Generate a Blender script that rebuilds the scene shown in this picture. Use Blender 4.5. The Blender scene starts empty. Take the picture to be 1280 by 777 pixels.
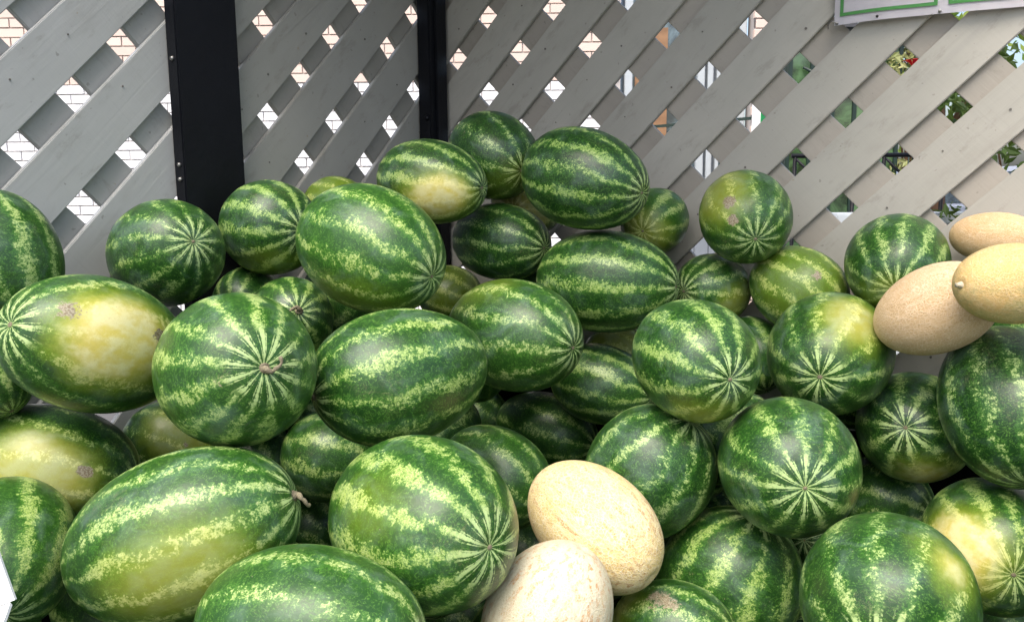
import bpy, bmesh, math, random
import numpy as np
from mathutils import Matrix, Vector

scene = bpy.context.scene
COL = scene.collection

# ------------------------------------------------------------------ camera
cam_d = bpy.data.cameras.new('camera')
cam_d.sensor_width = 36.0
cam_d.lens = 29.033
cam_d.clip_start = 0.05
cam_d.clip_end = 400.0
cam_o = bpy.data.objects.new('camera', cam_d)
COL.objects.link(cam_o)
CAM = Vector((1.5782, -1.9900, 1.25))
CR, CU, CF = Vector((0.83619, 0.54837, -0.00873)), Vector((-0.07316, 0.12731, 0.98916)), Vector((-0.54354, 0.82649, -0.14658))
M4 = Matrix((CR, CU, -CF)).transposed().to_4x4()
M4.translation = CAM
cam_o.matrix_world = M4
scene.camera = cam_o

# ------------------------------------------------------------------ sky, sun, exposure
SUN_EL, SUN_AZ = math.radians(60), math.radians(172)      # azimuth measured clockwise from +Y
world = bpy.data.worlds.new('World')
scene.world = world
world.use_nodes = True
wn = world.node_tree
wn.nodes.clear()
wo = wn.nodes.new('ShaderNodeOutputWorld')
wb = wn.nodes.new('ShaderNodeBackground')
ws = wn.nodes.new('ShaderNodeTexSky')
ws.sky_type = 'NISHITA'
ws.sun_disc = False
ws.sun_elevation = SUN_EL
ws.sun_rotation = SUN_AZ
ws.air_density = 1.0
ws.dust_density = 5.0
ws.ozone_density = 1.0
wb.inputs['Strength'].default_value = 0.15
wn.links.new(ws.outputs[0], wb.inputs['Color'])
wn.links.new(wb.outputs[0], wo.inputs['Surface'])

sun_d = bpy.data.lights.new('sun', 'SUN')
sun_d.energy = 1.15
sun_d.angle = math.radians(42)
sun_d.color = (1.0, 0.97, 0.93)
sun_o = bpy.data.objects.new('sun', sun_d)
COL.objects.link(sun_o)
sv = Vector((math.sin(SUN_AZ) * math.cos(SUN_EL), math.cos(SUN_AZ) * math.cos(SUN_EL), math.sin(SUN_EL)))
sun_o.rotation_euler = sv.to_track_quat('Z', 'Y').to_euler()
sun_o.location = sv * 30

scene.view_settings.view_transform = 'Standard'
scene.view_settings.look = 'None'
scene.view_settings.gamma = 1.0
scene.view_settings.exposure = 1.25
scene.view_settings.use_curve_mapping = False


# ------------------------------------------------------------------ node helpers
class NT:
    def __init__(self, name):
        self.m = bpy.data.materials.new(name)
        self.m.use_nodes = True
        self.t = self.m.node_tree
        self.t.nodes.clear()
        self.out = self.t.nodes.new('ShaderNodeOutputMaterial')
        self.b = self.t.nodes.new('ShaderNodeBsdfPrincipled')
        self.t.links.new(self.b.outputs[0], self.out.inputs[0])

    def n(self, kind, **kw):
        x = self.t.nodes.new('ShaderNode' + kind)
        for k, v in kw.items():
            setattr(x, k, v)
        return x

    def put(self, sock, v):
        if hasattr(v, 'links'):
            self.t.links.new(v, sock)
        elif isinstance(v, (tuple, list)) and len(v) == 3 and sock.type == 'RGBA':
            sock.default_value = (*v, 1)
        else:
            sock.default_value = v

    def math(self, op, a, b=0.0, c=None, clamp=False):
        x = self.n('Math', operation=op)
        x.use_clamp = clamp
        self.put(x.inputs[0], a)
        self.put(x.inputs[1], b)
        if c is not None:
            self.put(x.inputs[2], c)
        return x.outputs[0]

    def vmath(self, op, a, b):
        x = self.n('VectorMath', operation=op)
        self.put(x.inputs[0], a)
        self.put(x.inputs[1], b)
        return x.outputs[0]

    def noise(self, vec, scale, detail=3.0, rough=0.55, dist=0.0):
        x = self.n('TexNoise')
        self.put(x.inputs['Vector'], vec)
        x.inputs['Scale'].default_value = scale
        x.inputs['Detail'].default_value = detail
        x.inputs['Roughness'].default_value = rough
        x.inputs['Distortion'].default_value = dist
        return x.outputs[0]

    def step(self, v, lo, hi):
        x = self.n('MapRange', interpolation_type='SMOOTHSTEP')
        self.put(x.inputs[0], v)
        x.inputs[1].default_value = lo
        x.inputs[2].default_value = hi
        return x.outputs[0]

    def lin(self, v, lo, hi, a=0.0, b=1.0):
        x = self.n('MapRange')
        self.put(x.inputs[0], v)
        x.inputs[1].default_value = lo
        x.inputs[2].default_value = hi
        x.inputs[3].default_value = a
        x.inputs[4].default_value = b
        return x.outputs[0]

    def mix(self, fac, a, b):
        x = self.n('Mix', data_type='RGBA')
        self.put(x.inputs[0], fac)
        self.put(x.inputs[6], a)
        self.put(x.inputs[7], b)
        return x.outputs[2]

    def bump(self, h, strength, dist):
        x = self.n('Bump')
        x.inputs['Strength'].default_value = strength
        x.inputs['Distance'].default_value = dist
        self.put(x.inputs['Height'], h)
        self.t.links.new(x.outputs[0], self.b.inputs['Normal'])

    def set(self, **kw):
        for k, v in kw.items():
            self.put(self.b.inputs[k.replace('_', ' ')], v)
        return self.m


def attr(nt, name):
    a = nt.n('Attribute', attribute_name=name)
    return a


# ------------------------------------------------------------------ melon skins
def mat_watermelon():
    nt = NT('watermelon_rind')
    rest = attr(nt, 'rest').outputs['Vector']
    par = nt.n('SeparateXYZ')
    nt.put(par.inputs[0], attr(nt, 'par').outputs['Vector'])      # stripes, tint, seed
    stripes, tint, seed = par.outputs
    spot_a = attr(nt, 'spot').outputs['Fac']
    spot_s = attr(nt, 'spot_strength').outputs['Fac']
    scar_a = attr(nt, 'scar').outputs['Fac']
    sx = nt.n('SeparateXYZ')
    nt.put(sx.inputs[0], rest)
    x, y, z = sx.outputs
    off = nt.n('CombineXYZ')
    nt.put(off.inputs[0], seed)
    nt.put(off.inputs[1], nt.math('MULTIPLY', seed, 1.7))
    nt.put(off.inputs[2], nt.math('MULTIPLY', seed, -0.6))
    P = nt.vmath('ADD', rest, off.outputs[0])
    phi = nt.math('ARCTAN2', y, x)
    rho = nt.math('SQRT', nt.math('ADD', nt.math('MULTIPLY', x, x), nt.math('MULTIPLY', y, y)))
    n_lo = nt.noise(P, 1.6, 2)
    n_mid = nt.noise(P, 5.0, 3)
    n_hi = nt.noise(P, 21.0, 5, 0.75)
    n_brk = nt.noise(P, 2.7, 2)
    n_fine = nt.noise(P, 46.0, 5, 0.7)
    n_vfine = nt.noise(P, 95.0, 3, 0.6)
    c = lambda v: nt.math('SUBTRACT', v, 0.5)
    polar = nt.step(rho, 0.10, 0.60)                              # 0 at the ends, 1 on the body
    warp = nt.math('MULTIPLY', c(n_lo), 0.42)
    warp = nt.math('MULTIPLY_ADD', c(n_mid), 0.26, warp)
    warp = nt.math('MULTIPLY_ADD', c(n_hi), 0.22, warp)
    ang = nt.math('MULTIPLY_ADD', warp, polar, phi)
    s1 = nt.math('COSINE', nt.math('MULTIPLY', ang, stripes))
    s2 = nt.math('COSINE', nt.math('MULTIPLY', nt.math('ADD', ang, 0.11), nt.math('MULTIPLY', stripes, 2.0)))
    # body bands: ragged, broken
    pmix_pre = nt.step(rho, 0.30, 0.52)
    n_blot = nt.noise(nt.vmath('MULTIPLY', P, (1.0, 1.0, 2.3)), 9.0, 6, 0.72, 0.35)
    body = nt.math('MULTIPLY_ADD', c(n_brk), 2.4, nt.math('MULTIPLY_ADD', c(n_lo), 0.9, s1))
    body = nt.math('MULTIPLY_ADD', c(n_blot), 4.6, body)
    body = nt.math('MULTIPLY_ADD', c(n_hi), 3.6, body)
    body = nt.math('MULTIPLY_ADD', c(n_fine), 2.7, body)
    thr = nt.math('MULTIPLY', nt.math('SINE', nt.math('MULTIPLY', seed, 2.31)), 0.20)
    body_v = nt.math('ADD', body, thr)
    body = nt.step(body_v, 0.50, 1.35)
    halo = nt.math('MULTIPLY', nt.step(body_v, -0.55, 0.75), pmix_pre)
    # end rays: thin and clean
    rays = nt.math('MAXIMUM', nt.math('SUBTRACT', s1, 0.05), nt.math('SUBTRACT', s2, 0.28))
    rays = nt.math('MULTIPLY_ADD', c(n_hi), 1.6, rays)
    rays = nt.math('MULTIPLY_ADD', c(n_mid), 0.6, rays)
    rays = nt.step(rays, 0.50, 0.80)
    pmix = nt.step(nt.math('MULTIPLY_ADD', c(n_mid), 0.30, rho), 0.30, 0.52)
    band = nt.math('ADD', nt.math('MULTIPLY', rays, nt.math('SUBTRACT', 1.0, pmix)), nt.math('MULTIPLY', body, pmix))
    # faint veins inside the dark bands
    rdg = nt.noise(nt.vmath('MULTIPLY', P, (1.0, 1.0, 1.7)), 8.0, 5, 0.65, 1.0)
    vein = nt.math('MULTIPLY', nt.step(nt.math('ABSOLUTE', c(rdg)), 0.035, 0.004), nt.step(n_fine, 0.40, 0.58))
    dark = nt.mix(tint, (0.0058, 0.028, 0.0062), (0.019, 0.072, 0.010))
    dark = nt.mix(nt.lin(n_mid, 0.3, 0.7), dark, nt.mix(tint, (0.0095, 0.043, 0.008), (0.029, 0.098, 0.012)))
    dark = nt.mix(nt.math('MULTIPLY', vein, 0.85), dark, (0.085, 0.20, 0.03))
    dark = nt.mix(nt.math('MULTIPLY', halo, 0.75), dark, nt.mix(tint, (0.035, 0.12, 0.016), (0.06, 0.18, 0.02)))
    lite = nt.mix(tint, (0.27, 0.41, 0.095), (0.38, 0.49, 0.13))
    hue = nt.math('MULTIPLY_ADD', nt.math('SINE', nt.math('MULTIPLY', seed, 5.7)), 0.5, 0.5)
    lite = nt.mix(nt.math('MULTIPLY', hue, 0.45), lite, (0.40, 0.50, 0.22))
    lite = nt.mix(nt.step(n_fine, 0.40, 0.60), nt.mix(0.72, lite, (0.05, 0.16, 0.02)), lite)
    lite = nt.mix(nt.math('MULTIPLY', nt.step(n_vfine, 0.50, 0.66), nt.step(n_blot, 0.42, 0.60)), lite, (0.60, 0.66, 0.31))
    band = nt.math('MULTIPLY', band, 0.9)
    lite = nt.mix(nt.math('MULTIPLY', nt.math('SUBTRACT', 1.0, pmix), 0.7), lite, (0.46, 0.60, 0.26))
    col = nt.mix(band, dark, lite)
    # ground spot
    sp = nt.math('MULTIPLY_ADD', c(n_lo), 0.35, spot_a)
    sp = nt.math('MULTIPLY_ADD', c(n_mid), 0.22, sp)
    sp = nt.math('MULTIPLY_ADD', c(n_hi), 0.16, sp)
    sp_in = nt.math('MULTIPLY', nt.step(sp, -0.16, 0.24), nt.lin(spot_s, 0.55, 0.9))
    sp_out = nt.math('MULTIPLY', nt.step(sp, -0.42, 0.08), spot_s)
    col = nt.mix(nt.math('MULTIPLY', sp_out, 0.85), col, nt.mix(band, (0.21, 0.29, 0.022), (0.52, 0.53, 0.14)))
    yel = nt.mix(nt.step(n_mid, 0.35, 0.65), (0.64, 0.53, 0.13), (0.72, 0.66, 0.33))
    yel = nt.mix(nt.math('MULTIPLY', nt.step(n_vfine, 0.55, 0.7), 0.35), yel, (0.36, 0.22, 0.06))
    yel = nt.mix(nt.math('MULTIPLY', band, 0.35), yel, (0.74, 0.70, 0.36))
    col = nt.mix(nt.math('MULTIPLY', sp_in, 0.92), col, yel)
    # corky scars
    sc = nt.step(nt.math('MULTIPLY_ADD', c(n_hi), 2.2, nt.math('MULTIPLY_ADD', c(n_mid), 1.6, nt.math('MULTIPLY', scar_a, 1.3))), 0.50, 0.85)
    col = nt.mix(sc, col, nt.mix(nt.step(n_fine, 0.4, 0.6), (0.15, 0.11, 0.06), (0.31, 0.28, 0.19)))
    # thin scratches and specks
    sv_ = nt.noise(nt.vmath('MULTIPLY', P, (9.0, 9.0, 1.3)), 3.0, 4, 0.6, 1.2)
    scratch = nt.math('MULTIPLY', nt.step(nt.math('ABSOLUTE', c(sv_)), 0.006, 0.0), nt.step(n_lo, 0.55, 0.68))
    col = nt.mix(nt.math('MULTIPLY', scratch, 0.65), col, (0.40, 0.36, 0.22))
    vo = nt.n('TexVoronoi')
    nt.put(vo.inputs['Vector'], P)
    vo.inputs['Scale'].default_value = 7.0
    vo.inputs['Randomness'].default_value = 1.0
    speck = nt.step(nt.math('MULTIPLY_ADD', c(n_fine), 0.05, vo.outputs['Distance']), 0.045, 0.02)
    col = nt.mix(nt.math('MULTIPLY', speck, 0.6), col, (0.42, 0.36, 0.24))
    # waxy bloom and dust, strengthened in blue as painted sky sheen
    bloom_sheen = nt.step(nt.noise(P, 2.1, 5, 0.62, 0.6), 0.46, 0.78)
    col = nt.mix(nt.math('MULTIPLY', bloom_sheen, 0.15), col, (0.34, 0.46, 0.45))
    soil = nt.math('MULTIPLY', nt.step(n_lo, 0.52, 0.72), nt.step(n_hi, 0.50, 0.66))
    col = nt.mix(nt.math('MULTIPLY', soil, 0.22), col, (0.26, 0.21, 0.12))
    # blossom end button
    col = nt.mix(nt.step(rho, 0.030, 0.012), col, (0.20, 0.14, 0.06))
    rough = nt.lin(nt.math('MULTIPLY_ADD', bloom_sheen, 0.5, n_hi), 0.3, 1.1, 0.28, 0.50)
    h = nt.math('MULTIPLY_ADD', n_mid, 0.6, nt.math('MULTIPLY', n_fine, 0.12))
    nt.bump(h, 0.22, 0.006)
    return nt.set(Base_Color=col, Roughness=rough, IOR=1.42, Specular_IOR_Level=0.5)


def mat_netted(name, base_a, base_b, net_col, net_amt, fleck, fleck_amt):
    nt = NT(name)
    rest = attr(nt, 'rest').outputs['Vector']
    n_lo = nt.noise(rest, 1.8, 3)
    n_mid = nt.noise(rest, 6.0, 4, 0.6)
    n_hi = nt.noise(rest, 30.0, 5, 0.65)
    warped = nt.vmath('ADD', rest, nt.vmath('MULTIPLY', nt.n('TexNoise').outputs['Color'], (0.0, 0.0, 0.0)))
    wn_ = nt.n('TexNoise')
    nt.put(wn_.inputs['Vector'], rest)
    wn_.inputs['Scale'].default_value = 14.0
    warped = nt.vmath('ADD', rest, nt.vmath('MULTIPLY', wn_.outputs['Color'], (0.05, 0.05, 0.05)))
    nets = []
    for s in (17.0, 34.0):
        v = nt.n('TexVoronoi', feature='DISTANCE_TO_EDGE')
        nt.put(v.inputs['Vector'], warped)
        v.inputs['Scale'].default_value = s
        nets.append(nt.step(v.outputs['Distance'], 0.16, 0.03))
    net = nt.math('MAXIMUM', nets[0], nt.math('MULTIPLY', nets[1], 0.7))
    net = nt.math('MULTIPLY', net, nt.lin(n_mid, 0.3, 0.65, 0.35, 1.0))
    col = nt.mix(nt.step(n_lo, 0.35, 0.66), base_a, base_b)
    col = nt.mix(nt.math('MULTIPLY', nt.step(n_mid, 0.45, 0.7), 0.4), col, base_a)
    # flecks run along the fruit
    fv = nt.noise(nt.vmath('MULTIPLY', rest, (1.0, 1.0, 0.34)), 11.0, 4, 0.6)
    fl = nt.math('MULTIPLY', nt.step(fv, 0.50, 0.60), nt.lin(n_lo, 0.38, 0.60, 0.35, 1.0))
    col = nt.mix(nt.math('MULTIPLY', fl, fleck_amt), col, fleck)
    col = nt.mix(nt.math('MULTIPLY', net, net_amt), col, net_col)
    col = nt.mix(nt.math('MULTIPLY', nt.step(n_hi, 0.62, 0.75), 0.25), col, (0.30, 0.2, 0.09))
    nt.bump(nt.math('MULTIPLY_ADD', net, 1.0, nt.math('MULTIPLY', n_hi, 0.5)), 0.5, 0.003)
    return nt.set(Base_Color=col, Roughness=nt.lin(n_mid, 0.3, 0.7, 0.5, 0.68), Specular_IOR_Level=0.35)


def mat_flat(name, col, rough=0.6, spec=0.4, var=0.12, scale=6.0, bump=0.0, metal=0.0):
    nt = NT(name)
    tc = nt.n('TexCoord').outputs['Object']
    n = nt.noise(tc, scale, 5, 0.6)
    d = tuple(max(0.0, v * (1 - 2.2 * var)) for v in col)
    if bump:
        nt.bump(nt.noise(tc, scale * 6, 4, 0.6), bump, 0.004)
    return nt.set(Base_Color=nt.mix(n, d, tuple(min(1, v * (1 + 0.6 * var)) for v in col)), Roughness=nt.lin(n, 0.3, 0.7, rough - 0.06, rough + 0.06),
                  Specular_IOR_Level=spec, Metallic=metal)


def mat_slat():
    """Grey painted boards: the x axis of the board mesh runs along the board."""
    nt = NT('grey_board_paint')
    g = attr(nt, 'grain').outputs['Vector']
    n_big = nt.noise(g, 3.0, 4, 0.6)
    gv = nt.vmath('MULTIPLY', g, (1.2, 26.0, 26.0))
    grain = nt.noise(gv, 2.2, 5, 0.62, 0.4)
    saw = nt.noise(nt.vmath('MULTIPLY', g, (60.0, 2.0, 2.0)), 2.0, 3, 0.6)
    fine = nt.noise(g, 130.0, 3, 0.6)
    tone = attr(nt, 'tone').outputs['Vector']
    col = nt.mix(nt.lin(n_big, 0.3, 0.7), nt.vmath('MULTIPLY', tone, (0.86, 0.87, 0.86)), tone)
    col = nt.mix(nt.math('MULTIPLY', nt.step(grain, 0.56, 0.72), 0.16), col, (0.25, 0.25, 0.235))
    col = nt.mix(nt.math('MULTIPLY', nt.step(saw, 0.60, 0.78), 0.10), col, (0.26, 0.24, 0.21))
    # knots
    v = nt.n('TexVoronoi')
    nt.put(v.inputs['Vector'], nt.vmath('MULTIPLY', g, (0.8, 1.2, 1.2)))
    v.inputs['Scale'].default_value = 4.2
    d = nt.math('MULTIPLY_ADD', nt.math('SUBTRACT', fine, 0.5), 0.03, v.outputs['Distance'])
    knot = nt.step(d, 0.045, 0.02)
    ring = nt.math('MULTIPLY', nt.step(d, 0.10, 0.05), 0.4)
    col = nt.mix(nt.math('MULTIPLY', ring, 0.4), col, (0.30, 0.29, 0.26))
    col = nt.mix(nt.math('MULTIPLY', knot, 0.65), col, (0.13, 0.12, 0.10))
    # dirt and drips
    dirt = nt.noise(nt.vmath('MULTIPLY', g, (4.0, 9.0, 9.0)), 3.0, 6, 0.7)
    col = nt.mix(nt.math('MULTIPLY', nt.step(dirt, 0.55, 0.70), 0.34), col, (0.2, 0.185, 0.15))
    grime = nt.noise(nt.vmath('MULTIPLY', g, (1.6, 5.0, 5.0)), 1.6, 6, 0.68, 0.5)
    col = nt.mix(nt.math('MULTIPLY', nt.step(grime, 0.50, 0.72), 0.28), col, (0.22, 0.205, 0.17))
    chip = nt.noise(nt.vmath('MULTIPLY', g, (1.0, 1.6, 1.6)), 34.0, 4, 0.65)
    col = nt.mix(nt.math('MULTIPLY', nt.step(chip, 0.71, 0.735), 0.7), col, (0.30, 0.24, 0.16))
    specks = nt.noise(g, 70.0, 2, 0.5)
    col = nt.mix(nt.math('MULTIPLY', nt.step(specks, 0.70, 0.76), 0.5), col, (0.16, 0.15, 0.13))
    h = nt.math('MULTIPLY_ADD', grain, 0.7, nt.math('MULTIPLY', saw, 0.35))
    h = nt.math('MULTIPLY_ADD', knot, -0.8, h)
    nt.bump(h, 0.30, 0.003)
    return nt.set(Base_Color=col, Roughness=nt.lin(n_big, 0.3, 0.7, 0.48, 0.6), Specular_IOR_Level=0.4)


def mat_brick(name, a, b, c):
    nt = NT(name)
    tc = nt.n('TexCoord').outputs['Object']
    oi = nt.n('ObjectInfo').outputs['Random']
    ge = nt.n('NewGeometry').outputs['Random Per Island']
    r = nt.math('FRACT', nt.math('ADD', oi, ge))
    col = nt.mix(r, a, b)
    col = nt.mix(nt.math('MULTIPLY', nt.noise(tc, 30.0, 5, 0.7), 0.5), col, c)
    nt.bump(nt.noise(tc, 120.0, 4, 0.6), 0.4, 0.003)
    return nt.set(Base_Color=col, Roughness=0.85, Specular_IOR_Level=0.25)


def mat_glass(name, col, rough=0.08):
    nt = NT(name)
    tc = nt.n('TexCoord').outputs['Object']
    n = nt.step(nt.noise(tc, 5.0, 5, 0.65, 0.8), 0.38, 0.64)  # mottling painted into the glass colour to stand for reflections
    return nt.set(Base_Color=nt.mix(n, tuple(v * 0.3 for v in col), tuple(v * 1.7 for v in col)), Roughness=rough, Specular_IOR_Level=0.9)


def mat_leaf(name, a, b):
    nt = NT(name)
    ge = nt.n('NewGeometry').outputs['Random Per Island']
    tc = nt.n('TexCoord').outputs['Object']
    col = nt.mix(ge, a, b)
    col = nt.mix(nt.math('MULTIPLY', nt.noise(tc, 9.0, 3), 0.3), col, (0.10, 0.16, 0.02))
    m = nt.set(Base_Color=col, Roughness=0.5, Specular_IOR_Level=0.4)
    tr = nt.n('BsdfTranslucent')
    nt.put(tr.inputs[0], nt.mix(0.5, col, (0.16, 0.22, 0.02)))
    ms = nt.n('MixShader')
    ms.inputs[0].default_value = 0.35
    nt.t.links.new(nt.b.outputs[0], ms.inputs[1])
    nt.t.links.new(tr.outputs[0], ms.inputs[2])
    nt.t.links.new(ms.outputs[0], nt.out.inputs[0])
    return m


MAT = {
    'W': mat_watermelon(),
    'C1': mat_netted('tan_netted_skin', (0.56, 0.34, 0.14), (0.62, 0.43, 0.21), (0.73, 0.57, 0.37), 0.85, (0.5, 0.25, 0.06), 0.5),
    'C2': mat_netted('pink_tan_netted_skin', (0.54, 0.36, 0.18), (0.60, 0.43, 0.25), (0.72, 0.57, 0.39), 0.85, (0.46, 0.26, 0.08), 0.5),
    'C3': mat_netted('yellow_tan_netted_skin', (0.60, 0.38, 0.12), (0.46, 0.38, 0.14), (0.72, 0.56, 0.32), 0.7, (0.30, 0.29, 0.10), 0.55),
    'C4': mat_netted('cream_netted_skin', (0.66, 0.49, 0.17), (0.71, 0.58, 0.29), (0.82, 0.73, 0.51), 0.75, (0.42, 0.21, 0.05), 0.9),
    'C5': mat_netted('white_netted_skin', (0.60, 0.53, 0.34), (0.64, 0.58, 0.41), (0.73, 0.68, 0.53), 0.75, (0.52, 0.25, 0.06), 0.95),
    'stem': mat_flat('dry_stem', (0.30, 0.26, 0.17), 0.8, 0.2, 0.35, 90.0, 0.6),
    'palestem': mat_flat('pale_stem', (0.62, 0.55, 0.40), 0.8, 0.2, 0.2, 90.0, 0.6),
    'slat': mat_slat(),
    'nail': mat_flat('rusty_nail', (0.17, 0.16, 0.14), 0.6, 0.4, 0.3, 200.0),
    'black': mat_flat('black_paint', (0.005, 0.006, 0.009), 0.5, 0.22, 0.25, 14.0, 0.25),
    'steel': mat_flat('bolt_steel', (0.42, 0.41, 0.39), 0.4, 0.5, 0.3, 90.0, 0.0, 0.8),
    'ground': mat_flat('paving', (0.10, 0.10, 0.10), 0.85, 0.25, 0.18, 1.2, 0.4),
    'canvas': mat_flat('shade_awning_canvas', (0.22, 0.21, 0.20), 0.85, 0.2, 0.06, 3.0),
    'brick_pink': mat_brick('pink_brick', (0.62, 0.48, 0.41), (0.70, 0.57, 0.49), (0.66, 0.56, 0.49)),
    'brick_white': mat_brick('white_brick', (0.76, 0.77, 0.78), (0.82, 0.82, 0.82), (0.76, 0.77, 0.78)),
    'mortar': mat_flat('mortar', (0.52, 0.48, 0.45), 0.9, 0.2, 0.15, 20.0),
    'white': mat_flat('white_frame_paint', (0.46, 0.50, 0.52), 0.45, 0.4, 0.05, 8.0),
    'greypanel': mat_flat('grey_panel', (0.24, 0.27, 0.31), 0.5, 0.4, 0.1, 4.0),
    'glass': mat_glass('shop_glass', (0.07, 0.10, 0.11)),
    'greenglass': mat_glass('green_glass', (0.05, 0.10, 0.04)),
    'darkgreen': mat_flat('dark_green_frame', (0.015, 0.035, 0.025), 0.4, 0.5, 0.2, 8.0),
    'orange': mat_flat('orange_poster', (0.36, 0.20, 0.10), 0.5, 0.4, 0.35, 9.0),
    'signgreen': mat_flat('sign_green', (0.02, 0.30, 0.08), 0.4, 0.4, 0.06, 8.0),
    'signwhite': mat_flat('sign_white', (0.80, 0.80, 0.80), 0.4, 0.4, 0.03, 8.0),
    'banner': mat_flat('banner_white', (0.74, 0.72, 0.75), 0.6, 0.5, 0.06, 7.0, 0.15),
    'bannergreen': mat_flat('banner_green', (0.035, 0.20, 0.03), 0.4, 0.5, 0.08, 12.0),
    'card': mat_flat('white_card', (0.82, 0.82, 0.82), 0.6, 0.3, 0.03, 8.0),
    'roofdark': mat_flat('dark_roof_panel', (0.07, 0.07, 0.075), 0.4, 0.5, 0.2, 3.0),
    'red': mat_flat('red_petal', (0.60, 0.02, 0.04), 0.5, 0.4, 0.1, 20.0),
    'bark': mat_flat('bark', (0.13, 0.075, 0.045), 0.9, 0.2, 0.3, 12.0, 0.8),
    'leaf': mat_leaf('leaf_bright', (0.14, 0.25, 0.03), (0.30, 0.38, 0.07)),
    'leafdark': mat_leaf('leaf_dark', (0.035, 0.075, 0.018), (0.07, 0.12, 0.03)),
    'leafpale': mat_leaf('leaf_pale', (0.30, 0.34, 0.12), (0.48, 0.46, 0.22)),
    'carpaint': mat_flat('car_paint', (0.30, 0.33, 0.40), 0.25, 0.6, 0.05, 2.0),
    'tyre': mat_flat('tyre', (0.02, 0.02, 0.02), 0.8, 0.3, 0.1, 20.0),
}


# ------------------------------------------------------------------ object helpers
def link(name, me, mat=None, parent=None, smooth=False):
    o = bpy.data.objects.new(name, me)
    COL.objects.link(o)
    if mat is not None and not me.materials:
        me.materials.append(MAT[mat] if isinstance(mat, str) else mat)
    if parent is not None:
        o.parent = parent
    if smooth:
        me.polygons.foreach_set('use_smooth', [True] * len(me.polygons))
    return o


def empty(name, loc=(0, 0, 0), rz=0.0):
    o = bpy.data.objects.new(name, None)
    COL.objects.link(o)
    o.location = loc
    o.rotation_euler = (0, 0, rz)
    return o


def tag(o, label, cat, group=None, kind=None):
    o['label'] = label
    o['category'] = cat
    if group:
        o['group'] = group
    if kind:
        o['kind'] = kind
    return o


def bm_mesh(name, bm):
    me = bpy.data.meshes.new(name)
    bm.normal_update()
    bm.to_mesh(me)
    bm.free()
    return me


def bm_box(bm, lo, hi, mat=None):
    vs = [bm.verts.new((x, y, z)) for x in (lo[0], hi[0]) for y in (lo[1], hi[1]) for z in (lo[2], hi[2])]
    if mat is not None:
        for v in vs:
            v.co = mat @ v.co
    f = [(0, 1, 3, 2), (4, 6, 7, 5), (0, 4, 5, 1), (2, 3, 7, 6), (0, 2, 6, 4), (1, 5, 7, 3)]
    return [bm.faces.new([vs[i] for i in q]) for q in f]


def box(name, lo, hi, mat, parent=None, bevel=0.0):
    bm = bmesh.new()
    bm_box(bm, lo, hi)
    if bevel:
        bmesh.ops.bevel(bm, geom=list(bm.edges), offset=bevel, segments=2, affect='EDGES')
    return link(name, bm_mesh(name, bm), mat, parent)


def bm_tube(bm, pts, radii, seg=10, cap=True):
    rings = []
    n = len(pts)
    pts = [Vector(p) for p in pts]
    up = Vector((0.31, 0.2, 0.93))
    for i, p in enumerate(pts):
        t = (pts[min(i + 1, n - 1)] - pts[max(i - 1, 0)]).normalized()
        a = t.cross(up)
        if a.length < 1e-3:
            a = t.cross(Vector((1, 0, 0)))
        a.normalize()
        b = t.cross(a)
        rings.append([bm.verts.new(p + (a * math.cos(k * 2 * math.pi / seg) + b * math.sin(k * 2 * math.pi / seg)) * radii[i]) for k in range(seg)])
    for i in range(n - 1):
        for k in range(seg):
            bm.faces.new((rings[i][k], rings[i][(k + 1) % seg], rings[i + 1][(k + 1) % seg], rings[i + 1][k]))
    if cap:
        bm.faces.new(rings[0][::-1])
        bm.faces.new(rings[-1])


def tube(name, pts, radii, mat, parent=None, seg=10):
    bm = bmesh.new()
    bm_tube(bm, pts, radii, seg)
    bmesh.ops.recalc_face_normals(bm, faces=bm.faces)
    return link(name, bm_mesh(name, bm), mat, parent, True)


# ------------------------------------------------------------------ ground
bm = bmesh.new()
vs = [bm.verts.new(p) for p in ((-150, -150, 0), (150, -150, 0), (150, 150, 0), (-150, 150, 0))]
bm.faces.new(vs)
g = link('ground', bm_mesh('ground', bm), 'ground')
g['kind'] = 'structure'

# ------------------------------------------------------------------ lattice fence
STEP = 0.152 * math.sqrt(2) / 2          # half diagonal of one lattice cell
KZ = 0.9782
HALF = 0.668                              # board half width in cell units (cell = 2 units)
THICK = 0.014


def clip(poly, a, b, c):
    """keep the part of the polygon where a*u + b*z <= c"""
    out = []
    for i in range(len(poly)):
        p, q = poly[i], poly[(i + 1) % len(poly)]
        dp, dq = a * p[0] + b * p[1] - c, a * q[0] + b * q[1] - c
        if dp <= 0:
            out.append(p)
        if (dp < 0 < dq) or (dq < 0 < dp):
            t = dp / (dp - dq)
            out.append((p[0] + (q[0] - p[0]) * t, p[1] + (q[1] - p[1]) * t))
    return out


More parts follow.
